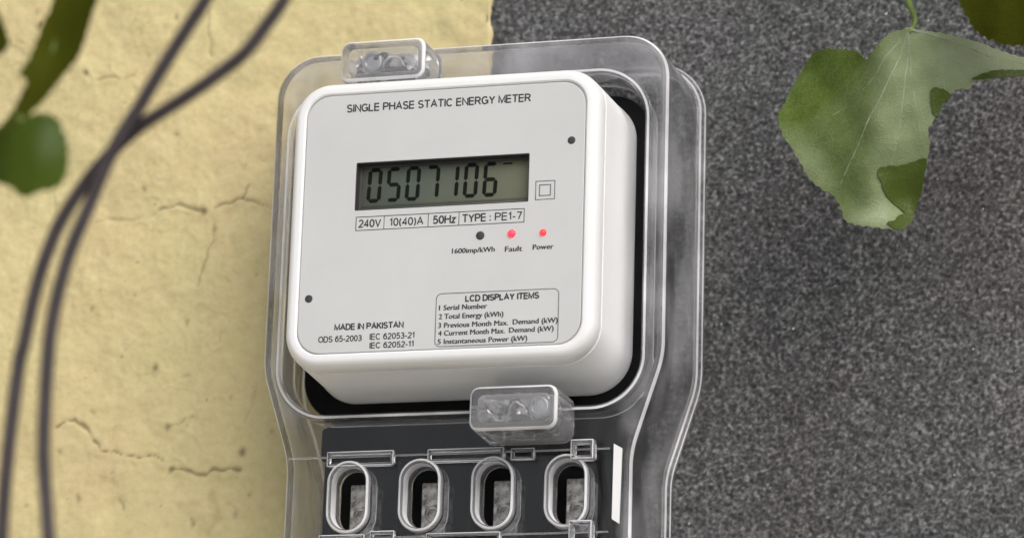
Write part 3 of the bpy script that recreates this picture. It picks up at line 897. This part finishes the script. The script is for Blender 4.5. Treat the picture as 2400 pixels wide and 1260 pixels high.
M['leaf_fresh'] = leaf_mat('green_leaf', (0.13, 0.18, 0.075), (0.060, 0.092, 0.003), 0.5, 0.28, 0.05)
M['vein'] = plastic('leaf_vein', (0.28, 0.32, 0.21), 0.5, 0.2, 200)
M['stem'] = plastic('green_stem', (0.14, 0.20, 0.04), 0.5, 0.3, 150)
def in_poly(p, poly):
    c = False; n = len(poly); x, y = p
    for i in range(n):
        x0, y0 = poly[i]; x1, y1 = poly[i - 1]
        if (y0 > y) != (y1 > y) and x < (x1 - x0) * (y - y0) / (y1 - y0) + x0:
            c = not c
    return c
def leaf(name, outline, zf, gf, mat, parent, po, step=2.2, seed=1, tooth=0.5, thick=0.35):
    rnd = random.Random(seed)
    ring = []
    P = [Vector(p) for p in outline]; n = len(P)
    for i in range(n):
        p0, p1, p2, p3 = P[i - 1], P[i], P[(i + 1) % n], P[(i + 2) % n]
        k_ = max(2, int((p2 - p1).length / 1.1))
        for k in range(k_):
            t = k / k_
            q = 0.5 * ((2 * p1) + (p2 - p0) * t + (2 * p0 - 5 * p1 + 4 * p2 - p3) * t * t + (3 * p1 - p0 - 3 * p2 + p3) * t ** 3)
            nrm = (p2 - p1).normalized(); nrm = Vector((nrm.y, -nrm.x))
            q = q + nrm * (tooth * (0.6 if len(ring) % 3 == 0 else -0.25) + rnd.uniform(-.3, .3) * tooth)
            ring.append((q.x, q.y))
    xs_ = [p[0] for p in ring]; ys_ = [p[1] for p in ring]
    pts = list(ring); nb = len(ring)
    y = min(ys_)
    while y < max(ys_):
        x = min(xs_)
        while x < max(xs_):
            q = (x + rnd.uniform(-.35, .35) * step, y + rnd.uniform(-.35, .35) * step)
            if in_poly(q, ring) and min((q[0] - a) ** 2 + (q[1] - b_) ** 2 for a, b_ in ring) > (step * .45) ** 2:
                pts.append(q)
            x += step
        y += step
    vs_, es_, fs_, *_ = geometry.delaunay_2d_cdt([Vector(p) for p in pts], [(i, (i + 1) % nb) for i in range(nb)], [], 1, 1e-4)
    bm = bmesh.new()
    V = [bm.verts.new(((p[0] - po[0]) * MM, -(zf(p[0], p[1]) - po[2]) * MM, (p[1] - po[1]) * MM)) for p in vs_]
    for f in fs_:
        c = sum((vs_[i] for i in f), Vector((0, 0))) / len(f)
        if in_poly((c.x, c.y), ring):
            try: bm.faces.new([V[i] for i in f])
            except ValueError: pass
    bmesh.ops.delete(bm, geom=[w for w in bm.verts if not w.link_faces], context='VERTS')
    bmesh.ops.recalc_face_normals(bm, faces=bm.faces)
    bmesh.ops.solidify(bm, geom=bm.faces[:], thickness=thick * MM)
    me = bpy.data.meshes.new(name); bm.to_mesh(me); bm.free()
    at = me.attributes.new('green', 'FLOAT', 'POINT')
    at.data.foreach_set('value', [max(0, min(1, gf(w.co.x / MM + po[0], w.co.z / MM + po[1]))) for w in me.vertices])
    return link(name, me, mat, parent, (0, 0, 0), 60)
def blob(x, y, cx, cy_, sx, sy, a=0.0):
    dx, dy = x - cx, y - cy_
    c, s_ = math.cos(a), math.sin(a)
    u, w_ = (dx * c + dy * s_) / sx, (-dx * s_ + dy * c) / sy
    return math.exp(-(u * u + w_ * w_))

# right-hand sprig
RO = (185.7, 100.0, 12.0)
sprig = empty('vine_sprig', W(*RO))
tag(sprig, 'vine sprig at upper right with a large pale lobed leaf and a dark leaf', 'leaves')
LEAF_R = [(185.1, 73.5), (177.5, 72.6), (172.4, 68.4), (168.1, 64.4), (163.0, 69.1), (155.3, 71.7), (145.8, 72.0), (140.6, 67.5), (136.4, 60.6), (132.6, 52.4), (130.4, 45.4), (133.4, 36.3), (136.9, 31.1), (140.0, 25.3), (144.9, 16.9), (149.5, 12.8), (154.1, 9.9), (157.2, 3.6), (158.5, -0.3), (163.1, -3.4), (169.0, -4.9), (175.7, -4.9), (180.7, -3.7), (183.7, 2.2), (187.1, 9.8), (189.2, 17.6), (190.9, 21.8), (192.6, 28.7), (192.2, 33.2), (194.6, 37.4), (196.0, 43.8), (200.2, 47.1), (204.1, 49.3), (208.6, 50.1), (209.8, 53.9), (212.8, 53.0), (217.9, 55.2), (224.5, 55.8), (229.5, 57.2), (241.2, 58.2), (251.1, 59.3), (246.2, 61.4), (236.2, 62.4), (229.6, 63.9), (219.6, 67.1), (211.3, 69.6), (202.9, 71.4), (192.8, 72.8)]
VEINS = [[(185.7, 72.9), (184.2, 53.1), (180.8, 30.3), (175.7, 14.8), (172.3, -3.3)], [(185.7, 72.9), (176.6, 62.5), (169.8, 54.0), (155.3, 44.2), (138.2, 38.1)],
         [(185.7, 72.9), (179.2, 55.2), (169.0, 36.3), (158.8, 17.5), (155.6, 12.7)], [(185.7, 72.9), (186.3, 54.7), (188.4, 40.4), (190.0, 24.5)],
         [(185.7, 72.9), (198.7, 69.9), (200.3, 60.9), (203.6, 52.0)], [(185.7, 72.9), (201.2, 69.4), (217.9, 63.2), (238.8, 60.4)],
         [(179.2, 55.2), (172, 52), (160, 55), (150, 62)], [(180.8, 30.3), (184, 22), (186.5, 14)], [(169.0, 36.3), (158, 33), (146, 30)]]
def z_leaf(x, y):
    dx, dy = x - 185.7, y - 72.9
    r = math.hypot(dx, dy)
    z = 14 - 0.0016 * r * r
    z += 9 * blob(x, y, 140, 62, 26, 22) * -1.3                      # upper left margin rolled back
    z += 7 * blob(x, y, 176, 40, 12, 46, -0.15)                      # belly along the midrib
    z -= 8 * blob(x, y, 184, 10, 9, 14)                              # fold beside the tip
    z += 6 * blob(x, y, 168, -4, 12, 6)
    z -= max(0, x - 198) * 0.30 + max(0, x - 198) * (y - 62) * 0.012
    z += 0.5 * math.sin(0.33 * x + 0.21 * y) + 0.4 * math.sin(0.5 * y - 0.24 * x)
    for vv in VEINS[:6]:
        for (a, b_) in zip(vv, vv[1:]):
            ex, ey = b_[0] - a[0], b_[1] - a[1]
            t = max(0, min(1, ((x - a[0]) * ex + (y - a[1]) * ey) / (ex * ex + ey * ey)))
            d = math.hypot(x - a[0] - t * ex, y - a[1] - t * ey)
            if d < 3: z += 0.5 * (1 - d / 3)
    return z
def g_leaf(x, y):
    g = 0.36
    g += 0.50 / (1 + math.exp((x - 173 + (72 - y) * 0.06) / 2.5))
    g += 0.45 * blob(x, y, 150, 64, 19, 9, 0.5) + 0.35 * blob(x, y, 137, 53, 9, 10)
    g -= 0.38 * blob(x, y, 143, 23, 16, 7, -0.85) + 0.55 * blob(x, y, 168, -1, 11, 6)
    g -= 0.50 * blob(x, y, 218, 62, 20, 12)
    return g
big = leaf('leaf', LEAF_R, z_leaf, g_leaf, M['leaf_pale'], sprig, RO, 2.0, 5, 0.55)
big['label'] = 'large pale lobed leaf seen from its underside'
for k, fo in enumerate(([(172.6, 18.2), (181, 20.2), (190.6, 22.8), (189.6, 16), (187.4, 9.5), (184.0, 2.0), (178.5, 5.0), (175.0, 8.5), (173.6, 13)],
                        [(194.0, 49.5), (198.5, 49.0), (201.5, 46.5), (198, 43.5), (195.8, 38.5), (193.6, 42)], [(180.5, 2), (185, 3), (183, -2.5), (180, -5.2), (175.5, -3.5), (178, -1.5)],
                        [(209, 53.6), (218, 57.4), (229, 58.8), (241, 59.6), (241.2, 57.6), (229.5, 56.4), (218, 54.2)])):
    fl = leaf('folded_margin', fo, lambda x, y: z_leaf(x, y) + 0.9, lambda x, y: 1.0, M['leaf_fold'], big, RO, 2.0, 20 + k, 0.3)
    fl['label'] = 'folded margin showing the bright green upper side of the leaf'
for k, vv in enumerate(VEINS):
    pp = smooth_path([(x, y, 0) for x, y in vv], 7)
    pts = [(p.x, p.y, z_leaf(p.x, p.y) + 0.12) for p in pp]
    r0 = 0.42 if k < 6 else 0.25
    link('vein', tube_mesh('vein', pts, lambda t, r0=r0: r0 * (1 - 0.7 * t), 6, RO), M['vein'], big, (0, 0, 0), 60)
pts = [tuple(p) for p in smooth_path([(185.7, 71.5, z_leaf(185.7, 72.9) - .3), (187.7, 77.8, 15), (185.4, 85.1, 17), (182.9, 96.1, 19), (186.1, 110.4, 21), (198, 140, 20)], 5)]
link('stem', tube_mesh('stem', pts, lambda t: 0.95 + 0.9 * t, 8, RO), M['stem'], sprig, (0, 0, 0), 60)
DARK = [(208.3, 93.8), (207.4, 79.8), (210.9, 70.8), (215.4, 62.7), (222.0, 58.2), (228.5, 56.1), (239.8, 56.7), (256.1, 62.5), (259.6, 79.5), (256.9, 106.1), (225.7, 121.3)]
dk = leaf('leaf', DARK, lambda x, y: 46 - 0.006 * ((x - 236) ** 2 + (y - 84) ** 2) + 0.8 * math.sin(x * .4), lambda x, y: 0.8, M['leaf_dark'], sprig, RO, 4.0, 6, 0.8)
dk['label'] = 'dark green leaf in the corner'
pts = [tuple(p) for p in smooth_path([(230, 104, 42), (220, 116, 38), (206, 128, 28), (197, 138, 20.5)], 5)]
link('stem', tube_mesh('stem', pts, 1.0, 8, RO), M['stem'], sprig, (0, 0, 0), 60)

# left-hand sprig, close to the lens
LO = (-17.0, -10.0, 380.0)
sprig2 = empty('vine_sprig', W(*LO))
tag(sprig2, 'blurred vine sprig at upper left with a long dark leaf above a rounded one', 'leaves')
LONG = [(-20.3, -3.2), (-17.3, -24.0), (-15.0, -31.1), (-15.4, -35.4), (-17.2, -39.1), (-18.8, -43.7), (-20.3, -48.5), (-21.3, -52.3), (-23.2, -55.6), (-20.6, -57.8), (-22.0, -61.5), (-23.4, -64.9), (-26.3, -70.9), (-29.8, -75.6), (-34.9, -82.4), (-38.2, -88.0), (-33.4, -84.3), (-27.6, -77.7), (-23.2, -71.8), (-18.0, -66.3), (-13.8, -61.7), (-10.3, -57.1), (-5.4, -51.1), (-2.6, -44.3), (-0.7, -39.1), (2.1, -32.3), (3.7, -24.2), (-2.7, -4.9)]
leaf('leaf', LONG, lambda x, y: 382 + 0.02 * (x - -11.9) ** 2 + 0.5 * math.sin(y * .3), lambda x, y: 0.75 - 0.5 * blob(x, y, -17.2, -45.4, 3.5, 12), M['leaf_dark'], sprig2, LO, 3.0, 7, 0.4)
LOW = [(-7.5, -72.0), (-5.7, -75.7), (-4.6, -78.6), (-4.0, -83.0), (-4.2, -89.1), (-6.5, -93.6), (-10.9, -95.0), (-15.3, -96.5), (-20.4, -93.1), (-25.5, -90.6), (-29.8, -88.1), (-31.0, -81.4), (-26.7, -75.1), (-20.0, -73.5), (-13.4, -70.9)]
leaf('leaf', LOW, lambda x, y: 392 - 0.03 * (x - -15.4) ** 2 + 0.4 * math.sin(x * .5), lambda x, y: 0.95 - 0.9 * blob(x, y, -8.8, -78.8, 3.6, 6.2), M['leaf_fresh'], sprig2, LO, 3.0, 8, 0.4)  # pale patch paints a sheen into the leaf colour
COR = [(-41.5, -31.9), (-34.4, -33.1), (-30.7, -37.8), (-28.9, -41.7), (-27.5, -45.8), (-31.2, -48.7), (-37.4, -48.6), (-47.1, -41.4)]
leaf('leaf', COR, lambda x, y: 382 + 0.03 * (x - -34.8) ** 2, lambda x, y: 0.8, M['leaf_dark'], sprig2, LO, 3.0, 9, 0.4)
for pp in ([(-20.7, 17.9, 382.0), (-13.7, 3.9, 381.0), (-9.3, -6.7, 381.0), (-10.1, -27.8, 381.5), (-15.4, -52.4, 381.5), (-26.0, -72.7, 383.0)],
           [(-13.7, 3.9, 381.0), (-31.2, -6.7, 383.0), (-40.0, -24.3, 384.0), (-38.3, -34.8, 382.5)], [(-23.3, -69.1, 383.0), (-18.9, -71.8, 388.0), (-17.2, -75.3, 391.5)]):
    pts = [tuple(p) for p in smooth_path(pp, 5)]
    link('stem', tube_mesh('stem', pts, lambda t: 1.3 - 0.8 * t, 8, LO), M['stem'], sprig2, (0, 0, 0), 60)

for o in bpy.data.objects:
    if '_o' in o:
        del o['_o']
